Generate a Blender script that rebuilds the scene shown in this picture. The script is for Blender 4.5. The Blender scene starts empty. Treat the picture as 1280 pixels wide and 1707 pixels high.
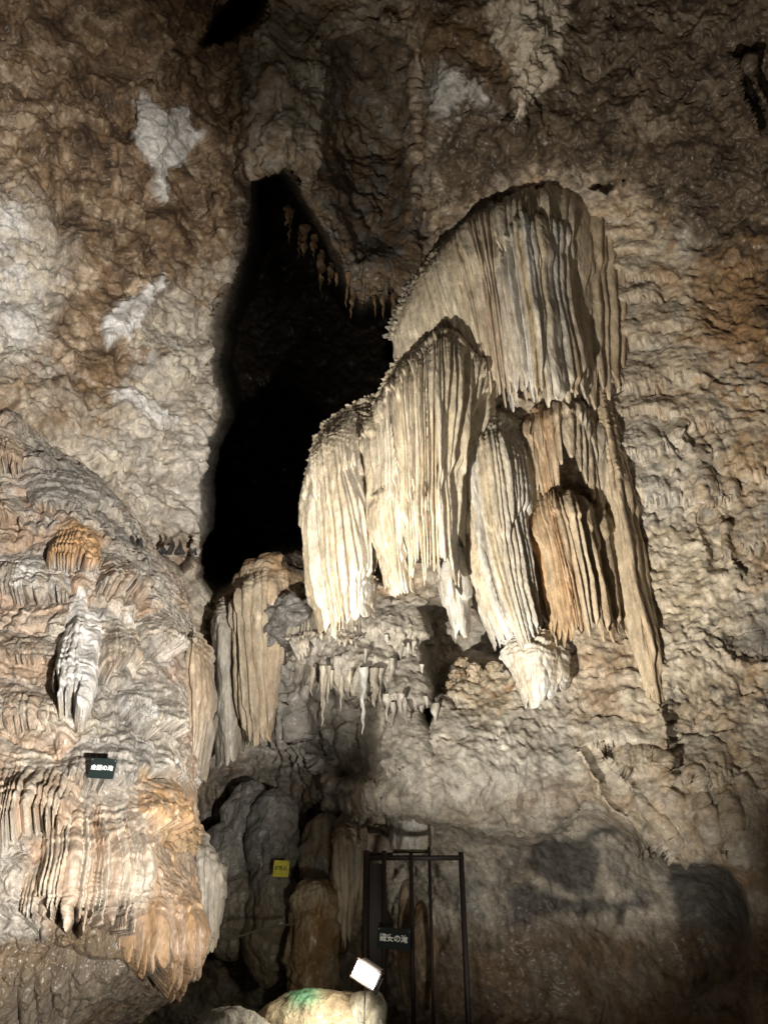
import bpy, math, random
import numpy as np
from mathutils import Vector, Matrix
random.seed(7)
R = math.radians
C = bpy.context.scene.collection

# ------------------------------------------------------------------ camera
PITCH = R(28.0); F = 26/36*1707.0
CAM = np.array([0.0, 0.0, 1.6])
cd = bpy.data.cameras.new('camera'); cam = bpy.data.objects.new('camera', cd); C.objects.link(cam)
cd.sensor_fit = 'VERTICAL'; cd.sensor_height = 36; cd.lens = 26; cd.clip_start = 0.05; cd.clip_end = 500
cam.location = CAM; cam.rotation_euler = (R(90)+PITCH, 0, 0)
bpy.context.scene.camera = cam
# ------------------------------------------------------------------ world: the faint stray light of a show cave
w = bpy.data.worlds.new('World'); bpy.context.scene.world = w; w.use_nodes = True
w.node_tree.nodes['Background'].inputs[0].default_value = (1.0, 0.86, 0.68, 1)
w.node_tree.nodes['Background'].inputs[1].default_value = 0.028
vs = bpy.context.scene.view_settings
vs.view_transform = 'Standard'; vs.look = 'None'; vs.exposure = 0.0; vs.gamma = 1.0

def P(px, py, Y):
    """world point on the line of sight of (px,py) at forward distance Y"""
    px = np.asarray(px, float); py = np.asarray(py, float); Y = np.asarray(Y, float)
    u = (px-640)/F; v = (853.5-py)/F
    yc = math.cos(PITCH)-v*math.sin(PITCH); zc = math.sin(PITCH)+v*math.cos(PITCH)
    k = Y/yc
    return np.stack([u*k + CAM[0], Y + CAM[1] + 0*k, zc*k + CAM[2]], -1)

def spot(name, loc, target, power, size, blend, col, rad=0.06):
    l = bpy.data.lights.new(name, 'SPOT'); l.energy = power; l.spot_size = R(size); l.spot_blend = blend
    l.color = col; l.shadow_soft_size = rad
    o = bpy.data.objects.new(name, l); C.objects.link(o); o.location = loc
    o.rotation_euler = (Vector(target)-Vector(loc)).to_track_quat('-Z', 'Y').to_euler()
    return o
def point(name, loc, power, col, rad=0.05):
    l = bpy.data.lights.new(name, 'POINT'); l.energy = power; l.color = col; l.shadow_soft_size = rad
    o = bpy.data.objects.new(name, l); C.objects.link(o); o.location = loc; return o
# cave floodlights: one low on the left for the draperies, one low on the right for the left wall
spot('floodlight_draperies', (-2.1, 3.5, 0.3), tuple(P(965, 680, 10.5)), 7500, 68, 1.0, (1.0, 0.93, 0.81), 0.05)
spot('floodlight_left_wall', (3.0, -1.2, 0.0), tuple(P(-90, 770, 8.5)), 10300, 60, 0.8, (1.0, 0.95, 0.89), 0.10)
spot('ceiling_fill', (0.8, 2.0, -0.2), tuple(P(560, 40, 9)), 800, 74, 0.9, (1.0, 0.87, 0.68), 0.2)  # added fill that lifts the dark ceiling, not a known cave lamp

spot('floodlight_recess', (2.9, 5.6, 0.0), tuple(P(880, 1370, 11.5)), 560, 54, 0.8, (1.0, 0.95, 0.86), 0.1)
# ------------------------------------------------------------------ noise
def _h(ix, iy, iz, seed):
    n = (ix*73856093) ^ (iy*19349663) ^ (iz*83492791) ^ (seed*2654435761)
    n = (n ^ (n >> 13)) * 1274126177 & 0x7fffffff
    n = (n ^ (n >> 16)) * 1597334677 & 0x7fffffff
    return (n ^ (n >> 15))
def noise(p, seed=0):
    p = p.astype(np.float32)
    f0 = np.floor(p); i = f0.astype(np.int64); f = p-f0
    u = f*f*f*(f*(f*6-15)+10)
    out = 0
    for dx in (0, 1):
        wx = u[..., 0] if dx else 1-u[..., 0]
        for dy in (0, 1):
            wy = u[..., 1] if dy else 1-u[..., 1]
            for dz in (0, 1):
                wz = u[..., 2] if dz else 1-u[..., 2]
                h = _h(i[..., 0]+dx, i[..., 1]+dy, i[..., 2]+dz, seed)
                gx = (h & 255)/127.5-1; gy = ((h >> 8) & 255)/127.5-1; gz = ((h >> 16) & 255)/127.5-1
                out = out + wx*wy*wz*(gx*(f[..., 0]-dx)+gy*(f[..., 1]-dy)+gz*(f[..., 2]-dz))
    return out*1.5
def fbm(p, oct=4, seed=0, gain=0.5, ridged=False):
    a, s, t = 1.0, 0.0, 0.0
    for k in range(oct):
        n = noise(p*(2.03**k)+k*11.3, seed+k)
        if ridged: n = 1-2*np.abs(n)*1.6
        s = s+a*n; t += a; a *= gain
    return s/t
def worley(p, seed=0, second=False):
    p = p.astype(np.float32)
    f0 = np.floor(p); i = f0.astype(np.int64); f = p-f0
    d1 = np.full(p.shape[:-1], 9.0, np.float32); d2 = d1.copy()
    for dx in (-1, 0, 1):
        for dy in (-1, 0, 1):
            for dz in (-1, 0, 1):
                h = _h(i[..., 0]+dx, i[..., 1]+dy, i[..., 2]+dz, seed)
                d = (dx+(h & 255)/255-f[..., 0])**2+(dy+((h >> 8) & 255)/255-f[..., 1])**2+(dz+((h >> 16) & 255)/255-f[..., 2])**2
                if second: d2 = np.minimum(d2, np.maximum(d, d1))
                d1 = np.minimum(d1, d)
    if second: return np.sqrt(d1), np.sqrt(d2)
    return np.sqrt(d1)
def sstep(a, b, x):
    t = np.clip((x-a)/(b-a), 0, 1); return t*t*(3-2*t)
def mix(a, b, t):
    return a*(1-t)+b*t
def col(*c): return np.array(c, float)
def sdf(poly, x, y):
    """signed distance to a polygon (positive inside), in the units of the outline"""
    pts = np.array(poly, float); d = np.full(x.shape, 1e9); ins = np.zeros(x.shape, bool)
    for k in range(len(pts)):
        a = pts[k]; b = pts[(k+1) % len(pts)]; e = b-a
        t = np.clip(((x-a[0])*e[0]+(y-a[1])*e[1])/(e@e+1e-9), 0, 1)
        d = np.minimum(d, (x-a[0]-t*e[0])**2+(y-a[1]-t*e[1])**2)
        c = ((a[1] > y) != (b[1] > y)) & (x < (b[0]-a[0])*(y-a[1])/(b[1]-a[1]+1e-12)+a[0])
        ins ^= c
    return np.sqrt(d)*np.where(ins, 1, -1)

def tongue_field(X_, Y_, Vf, tongues, arch=.22):
    """fused flowstone tongues as relief: swelling downwards, fluted, ending in a ragged overhang. -> height, tongue index, colour"""
    hd = np.zeros(X_.size); tid = np.full(X_.size, -1); Ct = np.zeros((X_.size, 3))
    for k, (x0, x1, y0, y1, nf, ca, cb, sk, nm, th, fa) in enumerate(tongues):
        fr_ = nm == 'front_curtain'; ar = .10 if fr_ else arch
        nf = int(nf*(1.35 if fr_ else 1.55)); fa = fa*(1.0 if fr_ else .7)
        h_ = y1-y0
        J = np.where((X_ > min(x0, x0+sk)) & (X_ < max(x1, x1+sk)) & (Y_ > y0-5) & (Y_ < y1+12))[0]
        v = (Y_[J]-y0)/h_; u = (X_[J]-x0-sk*np.clip(v, 0, 1))/(x1-x0)
        ph = u*nf+1.6*noise(np.stack([u*nf*.23, 0*u, 0*u+k*3.1], -1), 500+k)+.5*noise(np.stack([u*nf*.5, v*2, 0*u+k], -1), 520+k)
        rid = np.abs(np.sin(math.pi*ph))**.9
        rn = (_h(np.floor(ph).astype(np.int64), np.full(ph.shape, k), np.full(ph.shape, 9), 5) & 1023)/1023.0
        vb = 1-.16*rn-.09*(1-rid)-.10*(2*u-1)**2+.14*noise(np.stack([u*3, 0*u, 0*u+k*2.2], -1), 540+k)
        vt = v-ar*(2*u-1)**2+.10*noise(np.stack([u*4, v*2, 0*u+k*1.7], -1), 545+k)
        lat = np.clip(1-np.abs(2*u-1)**4, 0, 1)**.5
        body = th*sstep(0, .75, vt)*lat+fa*1.2*(rid-.4)*sstep(.12, .5, vt)*(.3+1.0*rn)*lat
        body = np.where((u > 0) & (u < 1) & (vt > 0) & (v < vb), body, 0)
        win = (body >= hd[J]-1e-6) & (body > .012)
        cc_ = mix(ca, cb, sstep(-.3, .3, fbm(np.stack([u*nf*.6, v*1.3, 0*u+k], -1), 3, 560+k))[..., None])
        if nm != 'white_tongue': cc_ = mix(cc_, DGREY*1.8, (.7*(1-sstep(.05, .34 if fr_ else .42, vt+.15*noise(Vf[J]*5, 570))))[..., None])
        Jw = J[win]; hd[Jw] = body[win]; tid[Jw] = k; Ct[Jw] = cc_[win]
    return hd, tid, Ct

# ------------------------------------------------------------------ materials
def rock_material(name, scale=(1, 1, 1), bump=0.6, rough=0.78, fine=9.0, spec=0.3, vein=0.0):
    m = bpy.data.materials.new(name); m.use_nodes = True; nt = m.node_tree; N = nt.nodes; L = nt.links
    b = N['Principled BSDF']; b.inputs['Specular IOR Level'].default_value = spec; b.inputs['Coat Weight'].default_value = .22; b.inputs['Coat Roughness'].default_value = .28
    tc = N.new('ShaderNodeTexCoord'); mp = N.new('ShaderNodeMapping'); mp.inputs['Scale'].default_value = scale
    L.new(tc.outputs['Object'], mp.inputs['Vector'])
    at = N.new('ShaderNodeAttribute'); at.attribute_name = 'Col'
    def nz(s, d=6, r=0.6):
        n = N.new('ShaderNodeTexNoise'); n.inputs['Scale'].default_value = s; n.inputs['Detail'].default_value = d
        n.inputs['Roughness'].default_value = r; L.new(mp.outputs[0], n.inputs['Vector']); return n
    n1 = nz(fine*0.6, 5); n2 = nz(fine*3.5, 4, 0.7); n3 = nz(2.2, 4)
    rr = N.new('ShaderNodeMapRange'); rr.inputs[1].default_value = 0.3; rr.inputs[2].default_value = 0.7
    rr.inputs[3].default_value = 0.62; rr.inputs[4].default_value = 1.30; L.new(n1.outputs['Fac'], rr.inputs[0])
    mu = N.new('ShaderNodeMix'); mu.data_type = 'RGBA'; mu.blend_type = 'MULTIPLY'; mu.inputs[0].default_value = 1
    L.new(at.outputs['Color'], mu.inputs[6]); L.new(rr.outputs[0], mu.inputs[7])
    r2 = N.new('ShaderNodeMapRange'); r2.inputs[1].default_value = 0.35; r2.inputs[2].default_value = 0.65
    r2.inputs[3].default_value = 0.8; r2.inputs[4].default_value = 1.18; L.new(n2.outputs['Fac'], r2.inputs[0])
    m2 = N.new('ShaderNodeMix'); m2.data_type = 'RGBA'; m2.blend_type = 'MULTIPLY'; m2.inputs[0].default_value = 1
    L.new(mu.outputs[2], m2.inputs[6]); L.new(r2.outputs[0], m2.inputs[7])
    L.new(m2.outputs[2], b.inputs['Base Color'])
    r3 = N.new('ShaderNodeMapRange'); r3.inputs[1].default_value = 0.35; r3.inputs[2].default_value = 0.65
    r3.inputs[3].default_value = rough-0.34; r3.inputs[4].default_value = min(1, rough+0.2); L.new(n3.outputs['Fac'], r3.inputs[0])
    L.new(r3.outputs[0], b.inputs['Roughness'])
    vo = N.new('ShaderNodeTexVoronoi'); vo.inputs['Scale'].default_value = fine*1.1; vo.feature = 'SMOOTH_F1'
    ad0 = N.new('ShaderNodeMixRGB'); ad0.inputs[0].default_value = 0.12
    L.new(mp.outputs[0], ad0.inputs[1]); L.new(n1.outputs['Color'], ad0.inputs[2]); L.new(ad0.outputs[0], vo.inputs['Vector'])
    ad = N.new('ShaderNodeMath'); ad.operation = 'MULTIPLY_ADD'; ad.inputs[1].default_value = 0.6
    L.new(vo.outputs['Distance'], ad.inputs[0]); L.new(n1.outputs['Fac'], ad.inputs[2])
    ae = N.new('ShaderNodeMath'); ae.operation = 'MULTIPLY_ADD'; ae.inputs[1].default_value = 0.35
    L.new(n2.outputs['Fac'], ae.inputs[0]); L.new(ad.outputs[0], ae.inputs[2])
    bp = N.new('ShaderNodeBump'); bp.inputs['Strength'].default_value = bump; bp.inputs['Distance'].default_value = 0.06
    L.new(ae.outputs[0], bp.inputs['Height']); L.new(bp.outputs[0], b.inputs['Normal'])
    return m
M_WALL = rock_material('cave_rock', fine=13, bump=0.6, rough=0.8, spec=0.35)
M_DRAPE = rock_material('flowstone_drape', scale=(1, 1, 0.35), fine=16, bump=0.35, rough=0.62, spec=0.35)
M_FLOW = rock_material('flowstone', scale=(1, 1, 0.6), fine=17, bump=0.8, rough=0.62, spec=0.35)
def plain(name, c, rough=0.5, metal=0.0, emit=None, es=0, mott=0.15):
    m = bpy.data.materials.new(name); m.use_nodes = True; nt = m.node_tree; b = nt.nodes['Principled BSDF']
    n = nt.nodes.new('ShaderNodeTexNoise'); n.inputs['Scale'].default_value = 18; n.inputs['Detail'].default_value = 5
    r = nt.nodes.new('ShaderNodeValToRGB'); r.color_ramp.elements[0].position = 0.3; r.color_ramp.elements[1].position = 0.7
    r.color_ramp.elements[0].color = tuple(x*(1-mott) for x in c)+(1,); r.color_ramp.elements[1].color = tuple(min(1, x*(1+mott)) for x in c)+(1,)
    tc = nt.nodes.new('ShaderNodeTexCoord'); nt.links.new(tc.outputs['Object'], n.inputs['Vector'])
    nt.links.new(n.outputs['Fac'], r.inputs[0]); nt.links.new(r.outputs[0], b.inputs['Base Color'])
    b.inputs['Roughness'].default_value = rough; b.inputs['Metallic'].default_value = metal
    if emit: b.inputs['Emission Color'].default_value = tuple(emit)+(1,); b.inputs['Emission Strength'].default_value = es
    return m

# ------------------------------------------------------------------ mesh helpers
def grid_obj(name, V, colr, mat, parent=None, wrap=False):
    nt, ns = V.shape[:2]
    me = bpy.data.meshes.new(name)
    idx = np.arange(nt*ns).reshape(nt, ns)
    if wrap: idx = np.concatenate([idx, idx[:, :1]], 1)
    q = np.stack([idx[:-1, :-1], idx[1:, :-1], idx[1:, 1:], idx[:-1, 1:]], -1).reshape(-1, 4)
    me.vertices.add(nt*ns); me.vertices.foreach_set('co', V.reshape(-1, 3).astype(np.float32).ravel())
    me.loops.add(q.size); me.loops.foreach_set('vertex_index', q.ravel().astype(np.int32))
    me.polygons.add(len(q)); me.polygons.foreach_set('loop_start', np.arange(0, q.size, 4, dtype=np.int32))
    me.polygons.foreach_set('use_smooth', np.ones(len(q), bool))
    me.update(calc_edges=True); me.validate()
    a = me.color_attributes.new('Col', 'FLOAT_COLOR', 'POINT')
    cc = np.ones((nt*ns, 4), np.float32); cc[:, :3] = np.clip(np.broadcast_to(colr, V.shape).reshape(-1, 3), 0.004, 0.9)
    a.data.foreach_set('color', cc.ravel())
    me.materials.append(mat)
    o = bpy.data.objects.new(name, me); C.objects.link(o)
    if parent: o.parent = parent
    return o
def tag(o, label=None, cat=None, group=None, kind=None):
    if label: o['label'] = label
    if cat: o['category'] = cat
    if group: o['group'] = group
    if kind: o['kind'] = kind
    return o
def empty(name, label, cat, group=None, loc=(0, 0, 0)):
    o = bpy.data.objects.new(name, None); C.objects.link(o); o.location = loc; o.empty_display_size = 0.2
    return tag(o, label, cat, group)
def cr(tab, x):
    """Catmull-Rom through the rows of tab (n,...) at x in [0,1]; x any shape -> x.shape+tab.shape[1:]"""
    n = len(tab); xx = np.clip(x, 0, 1)*(n-1); i = np.minimum(np.floor(xx).astype(int), n-2); f = (xx-i)
    f = f.reshape(f.shape+(1,)*(tab.ndim-1))
    g = lambda k: tab[np.clip(i+k, 0, n-1)]
    p0, p1, p2, p3 = g(-1), g(0), g(1), g(2)
    return 0.5*(2*p1+(p2-p0)*f+(2*p0-5*p1+4*p2-p3)*f*f+(3*p1-p0-3*p2+p3)*f**3)
def table(rows, ns=161, nt=161):
    T = np.stack([cr(np.array([P(*c) for c in r]), np.linspace(0, 1, ns)) for r in rows])
    return cr(T, np.linspace(0, 1, nt))              # nt,ns,3
def bil(T, s, t):
    a = np.clip(t, 0, 1)*(T.shape[0]-1); b = np.clip(s, 0, 1)*(T.shape[1]-1)
    i = np.minimum(a.astype(int), T.shape[0]-2); j = np.minimum(b.astype(int), T.shape[1]-2)
    fa = (a-i)[..., None]; fb = (b-j)[..., None]
    return (T[i, j]*(1-fa)+T[i+1, j]*fa)*(1-fb)+(T[i, j+1]*(1-fa)+T[i+1, j+1]*fa)*fb
def normals(V):
    du = np.gradient(V, axis=1); dv = np.gradient(V, axis=0)
    n = np.cross(dv, du); n /= np.linalg.norm(n, axis=-1, keepdims=True)+1e-9
    # face the camera side
    flip = np.sum(n*(CAM-V), -1) < 0
    if flip.mean() > 0.5: n = -n
    return n

CREAM = col(.55, .47, .345); PALE = col(.64, .57, .46); GREY = col(.42, .39, .34); ORANGE = col(.47, .28, .13)
BROWN = col(.24, .155, .085); DBROWN = col(.13, .085, .05); WHITE = col(.72, .70, .66); TAN = col(.46, .36, .25); DGREY = col(.15, .14, .125)

def drape(name, rows, fins, bulge=0.5, amp=0.10, tip=0.10, c1=CREAM, c2=PALE, stripe=None, parent=None, seed=0,
          px=1.3, top=0.12, cap=0.03, back=0.9, stain=0.0, mat=None, rag=0.0, sway=0.5, power=0.6, topcol=None, pw=3.2, fmask=None, tiers=2.3):
    """a hanging curtain of flowstone: lofted shell with fins, ragged tips, an underside and a return to the wall"""
    T = table(rows)
    ctrl = np.array([[c[:2] for c in r][0::len(r)-1] for r in rows], float)
    wpx = max(np.hypot(*(ctrl[:, 1]-ctrl[:, 0]).T)); hpx = sum(np.hypot(*(np.array(rows[k+1][0][:2])-np.array(rows[k][0][:2]))) for k in range(len(rows)-1))
    hpx = max(hpx, 40)
    ns = int(min(max(wpx*1.15/px, fins*9, 40), 620)); nt = int(min(max(hpx/px/1.5, 40), 420))
    s, t = np.meshgrid(np.linspace(0, 1, ns), np.linspace(0, 1, nt))
    z = np.zeros_like(s)
    q = np.stack([s*fins*0.45, t*2.2, z+seed*7.1], -1)
    ph = s*fins + sway*noise(q, seed)*1.4 + sway*0.5*noise(q*2.3, seed+1) + 1.7*noise(np.stack([s*fins*0.21, z, z+seed*2.7], -1), seed+2) + .5*noise(np.stack([s*fins*0.63, z, z+seed*1.7], -1), seed+3)
    rid = np.abs(np.sin(math.pi*ph))**power*(0.90+0.10*np.abs(np.sin(math.pi*(ph*2.37+0.6*noise(q*1.7, seed+8)))))
    fin = np.floor(ph)
    rnd = (_h(fin.astype(np.int64), fin.astype(np.int64)*0+seed, fin.astype(np.int64)*0+3, 5) & 1023)/1023.0
    r1 = (_h(fin.astype(np.int64)[-1], fin.astype(np.int64)[-1]*0+seed, fin.astype(np.int64)[-1]*0+3, 5) & 1023)/1023.0
    ragn = rag*(0.5+noise(np.stack([s[-1]*fins*0.25, s[-1]*0, s[-1]*0+seed*3.3], -1), seed+9))
    length = 1-tip*(0.25+0.75*r1)-tip*0.9*(1-rid[-1])-ragn
    tt = t*length[None, :]
    V = bil(T, s, tt)
    prof = np.sqrt(np.clip(1-np.abs(2*s-1)**pw, 0, 1))
    env = sstep(0, 0.35, t)
    Nn = normals(V)
    V = V - np.array([0, 1, 0])*(bulge*(prof-0.35))[..., None]*(0.35+0.65*env)[..., None]
    Nn = normals(V)
    on = top*(0.5+1.3*rnd)
    amp_ = amp*(1.35 if amp >= .12 else 1.0)
    ampv = amp_*sstep(0, 1, (t-on*0.4)/(on+0.08))*(0.35+0.9*rnd)*(0.55+0.45*np.sin(np.clip(t, 0, 1)*math.pi*0.85+0.3))
    if fmask is not None: ampv = ampv*np.interp(s, [c[0] for c in fmask], [c[1] for c in fmask])
    ampv = ampv*(.75+.6*noise(np.stack([s*fins*.5, t*2.2, z+seed], -1), seed+14))
    tp_ = t*tiers+.35*noise(np.stack([s*3.1, t*1.5, z+seed], -1), seed+15)+.22*(rnd-.5)+seed*.37; tf = tp_-np.floor(tp_)
    d = (ampv*rid-amp*0.35)*sstep(0, .07, t) + amp*.42*(tf*(1-sstep(.93, 1, tf))-.4)*sstep(.05, .25, t)
    # cross ripples (little terraces on the cap, faint joints lower down)
    W = V*np.array([5, 5, 17.0])
    rp = fbm(W+3*noise(V*2.0, seed+4)[..., None], 3, seed+6, 0.55)
    tz = V[..., 2]*7.5+2.2*fbm(V*1.8, 2, seed+16); tz = tz-np.floor(tz)
    d = d + (rp+.9*(.5-tz)*sstep(0, .12, tz))*(cap*(1.3*(1-sstep(0.05, 0.45, t))+0.13))
    d = d + 0.05*noise(V*1.3, seed+11)+0.012*noise(V*np.array([22, 22, 6.0]), seed+12)
    V = V + Nn*d[..., None]
    # colour
    n = fbm(np.stack([s*fins*0.5, t*1.2, z+seed], -1), 3, seed+20)
    k = sstep(-0.35, 0.35, n)
    Cc = mix(c1, c2, k[..., None])
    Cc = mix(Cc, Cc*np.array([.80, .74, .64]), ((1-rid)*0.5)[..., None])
    if stripe is not None:
        for (cc, a, b, st) in stripe:
            m = sstep(a-0.05, a+0.03, s)*(1-sstep(b-0.03, b+0.05, s))*st*(0.55+0.6*noise(np.stack([s*fins*.8, t*3, z], -1), seed+30))
            Cc = mix(Cc, cc, np.clip(m, 0, 1)[..., None])
    if topcol is not None:
        Cc = mix(Cc, topcol, ((1-sstep(0.02, 0.30, t+0.12*n))*0.9)[..., None])
    if stain > 0:
        nn = fbm(V*np.array([1.6, 1.6, .7]), 3, seed+33); Cc = mix(Cc, ORANGE, (stain*sstep(0.0, 0.35, nn))[..., None])
    # underside: short lip returning back and up to the wall
    last = V[-1]; rows2 = []
    for k2, (by, uz) in enumerate(((0.03, -0.012), (0.07, 0.01), (0.12, 0.12), (0.22, 0.5), (0.4, 1.1))):
        rows2.append(last+np.array([0, 1, 0])*by*back+np.array([0, 0, 1])*uz*back*0.8)
    V = np.concatenate([V, np.stack(rows2)], 0); Cc = np.concatenate([Cc, np.repeat(Cc[-1:], 5, 0)], 0)
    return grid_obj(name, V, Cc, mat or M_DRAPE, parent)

def blob(name, c, r, parent=None, color=GREY, c2=None, seed=0, amp=0.16, freq=2.5, n=90, mat=None, tilt=0.0, sq=1.0, ribs=0, label=None):
    """a rounded rock, column or stump: displaced closed ellipsoid. c = centre, r = radii"""
    a = np.linspace(0, 2*math.pi, n, endpoint=False); b = np.linspace(0.0001, math.pi-0.0001, n)
    A, B = np.meshgrid(a, b)
    sg = lambda x: np.sign(x)*np.abs(x)**sq
    D = np.stack([np.sin(B)*np.cos(A), np.sin(B)*np.sin(A), sg(np.cos(B))], -1)
    if sq != 1: D[..., :2] = D[..., :2]/(np.sin(B)[..., None]+1e-6)*(np.abs(np.sin(B))**sq)[..., None]
    V = D*np.array(r); rr = min(r)
    Wp = (V+np.array(c))*freq
    d = fbm(Wp, 4, seed, 0.55)*amp+ (0.5-worley(Wp*1.4, seed+3))*amp*0.6
    if ribs: d = d+amp*0.45*np.abs(np.sin(A*ribs/2+noise(Wp*0.6, seed+5)*2))**0.6
    V = V + D*np.array([1, 1, 0.6])*(d*rr*2.2)[..., None]
    V[..., 0] += V[..., 2]*tilt
    k = sstep(-0.3, 0.3, fbm(Wp*0.6, 3, seed+8))
    Cc = mix(color, color*0.7 if c2 is None else c2, k[..., None])
    o = grid_obj(name, V, Cc, mat or M_FLOW, parent, wrap=True)
    o.location = c
    return o

# ------------------------------------------------------------------ the cave itself
XS = [-330, -150, 0, 130, 250, 350, 440, 540, 640, 760, 880, 1000, 1130, 1280, 1430, 1610]
YS = [-330, -120, 60, 220, 380, 540, 700, 850, 980, 1100, 1230, 1330, 1430, 1540, 1640, 1720, 1800, 1990]
#        -330 -150   0   130  250  350  440  540  640  760  880  1000 1130 1280 1430 1610
YT = [
 [ 3.6, 3.8, 4.0, 4.2, 4.5, 4.8, 5.0, 5.0, 5.0, 5.0, 4.9, 4.8, 4.6, 4.3, 4.0, 3.6],   # -330
 [ 5.2, 5.6, 5.9, 6.2, 6.6, 7.1, 7.4, 7.5, 7.4, 7.2, 7.0, 6.9, 6.6, 6.2, 5.8, 5.2],   # -120
 [ 6.2, 6.8, 7.2, 7.5, 8.0, 8.9, 8.8, 8.8, 8.9, 8.5, 8.3, 8.1, 7.8, 7.3, 6.8, 6.2],   # 60
 [ 6.8, 7.4, 7.9, 8.3, 8.9, 9.9, 9.4, 9.7, 10.4, 9.6, 9.3, 9.1, 8.8, 8.3, 7.8, 7.0],  # 220
 [ 7.2, 7.8, 8.4, 8.9, 9.6, 10.5, 11.0, 10.6, 11.0, 11.0, 10.8, 10.4, 9.9, 9.2, 8.6, 7.8],  # 380
 [ 7.4, 8.1, 8.7, 9.3, 10.0, 10.9, 11.6, 11.8, 11.5, 11.4, 11.2, 10.8, 10.2, 9.6, 9.0, 8.2], # 540
 [ 7.5, 8.2, 8.9, 9.5, 10.2, 11.0, 11.8, 11.9, 11.6, 11.4, 11.2, 10.8, 10.3, 9.7, 9.2, 8.4], # 700
 [ 7.6, 8.3, 9.1, 9.7, 10.4, 11.2, 11.9, 11.9, 11.5, 11.2, 11.1, 10.6, 10.2, 9.7, 9.2, 8.4], # 850
 [ 7.8, 8.5, 9.4, 10.0, 10.8, 11.6, 12.0, 11.6, 11.2, 11.0, 11.0, 10.5, 10.1, 9.6, 9.2, 8.4], # 980
 [ 8.0, 8.8, 9.7, 10.4, 11.2, 11.9, 11.8, 11.2, 10.9, 11.0, 10.7, 10.3, 9.9, 9.5, 9.0, 8.2], # 1100
 [ 8.4, 9.2, 10.1, 10.8, 11.5, 12.0, 12.0, 11.3, 10.7, 10.4, 10.3, 10.1, 9.8, 9.3, 8.8, 8.0], # 1230
 [ 8.8, 9.6, 10.6, 11.2, 11.8, 12.2, 12.2, 11.8, 10.7, 10.4, 10.4, 10.1, 9.6, 9.1, 8.6, 7.8], # 1330
 [ 9.0, 10, 11, 11.6, 12.0, 12.3, 12.4, 12.4, 12.4, 11.6, 11.2, 10.8, 10.0, 9.2, 8.5, 7.7],  # 1430
 [ 9.0, 10, 11, 11.8, 12.1, 12.3, 12.4, 12.4, 12.4, 12.0, 11.6, 11.2, 10.6, 9.6, 8.8, 7.8],  # 1540
 [ 9.0, 10, 11, 11.8, 12.1, 12.3, 12.4, 12.4, 12.4, 12.1, 11.8, 11.4, 10.8, 9.9, 9.0, 8.0],  # 1640
 [ 9.0, 10, 11, 11.8, 12.1, 12.3, 12.4, 12.4, 12.4, 12.1, 11.8, 11.4, 10.9, 10.0, 9.0, 8.0],  # 1720
 [ 9.0, 10, 11, 11.8, 12.1, 12.3, 12.4, 12.4, 12.4, 12.1, 11.8, 11.4, 10.9, 10.0, 9.0, 8.0],  # 1800
 [ 9.0, 10, 11, 11.8, 12.1, 12.3, 12.4, 12.4, 12.4, 12.1, 11.8, 11.4, 10.9, 10.0, 9.0, 8.0],  # 1990
]
STEP = 2.4
gx = np.arange(-330, 1611, STEP); gy = np.arange(-330, 1991, STEP)
def uniform_interp(ctrl_x, vals, x):
    """smooth 1-D interpolation of rows of vals at x"""
    t = np.interp(x, ctrl_x, np.linspace(0, 1, len(ctrl_x))); return cr(np.asarray(vals, float), t)
A = uniform_interp(YS, YT, gy)                 # len(gy), nx
Yg = uniform_interp(XS, A.T, gx).T             # len(gy), len(gx)
X, Yp = np.meshgrid(gx, gy)
# wobbling of outlines
wq = np.stack([X/90, Yp/90, 0*X], -1)
wx = 13*fbm(wq, 4, 50, 0.6); wy = 13*fbm(wq+9, 4, 60, 0.6)
Xw, Yw = X+wx, Yp+wy
feat = [  # outline, extra depth, softness in outline units
 ([(428,300),(470,290),(505,345),(545,400),(580,480),(600,520),(650,490),(672,520),(690,620),(640,700),(560,760),(560,920),(470,960),(400,965),(360,990),(335,960),(340,860),(350,740),(378,700),(362,600),(366,540),(392,480),(420,400)], 15.0, 40),
 ([(385,-10),(442,-10),(436,34),(378,72),(338,76),(356,30)], 3.0, 18),
 ([(700,60),(722,120),(716,240),(725,330),(712,400),(690,390),(698,250),(688,130)], .7, 45),
 ([(700,1010),(745,1000),(800,1015),(850,1080),(865,1120),(835,1105),(790,1092),(755,1110),(735,1180),(715,1240),(700,1180),(705,1100)], 1.6, 22),
 ([(490,1170),(520,1150),(600,1130),(630,1150),(632,1310),(600,1330),(560,1300),(500,1240)], 1.5, 24),
 ([(600,1368),(650,1352),(720,1352),(800,1376),(880,1384),(960,1330),(1005,1352),(1060,1395),(1130,1440),(1185,1440),(1235,1470),(1262,1540),(1262,1720),(600,1720)], 0.5, 40),
 ([(1120,1440),(1150,1425),(1215,1450),(1255,1530),(1262,1660),(1150,1660),(1128,1540)], 0.35, 60),
 ([(262,905),(300,880),(330,890),(330,930),(300,960),(262,935)], 0.8, 15),
 ([(1040,300),(1000,300),(985,315),(1010,330)], 0.5, 10),
 ([(560,70),(640,40),(690,80),(690,280),(660,420),(600,440),(560,350),(530,250)], 0.7, 45),
 ([(1170,800),(1195,830),(1200,900),(1215,960),(1190,950),(1165,880)], 0.12, 16),
 ([(1195,1050),(1280,1030),(1320,1100),(1240,1110),(1210,1090)], 0.18, 20),
 ([(1050,1235),(1120,1240),(1160,1225),(1120,1255),(1060,1260),(1000,1240)], 0.15, 12),
 ([(1110,1310),(1160,1300),(1180,1330),(1140,1335)], 0.1, 12),
]
for poly, dep, soft in feat:
    Yg = Yg + dep*sstep(-soft*0.25, soft*0.8, sdf(poly, Xw, Yw))
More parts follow.
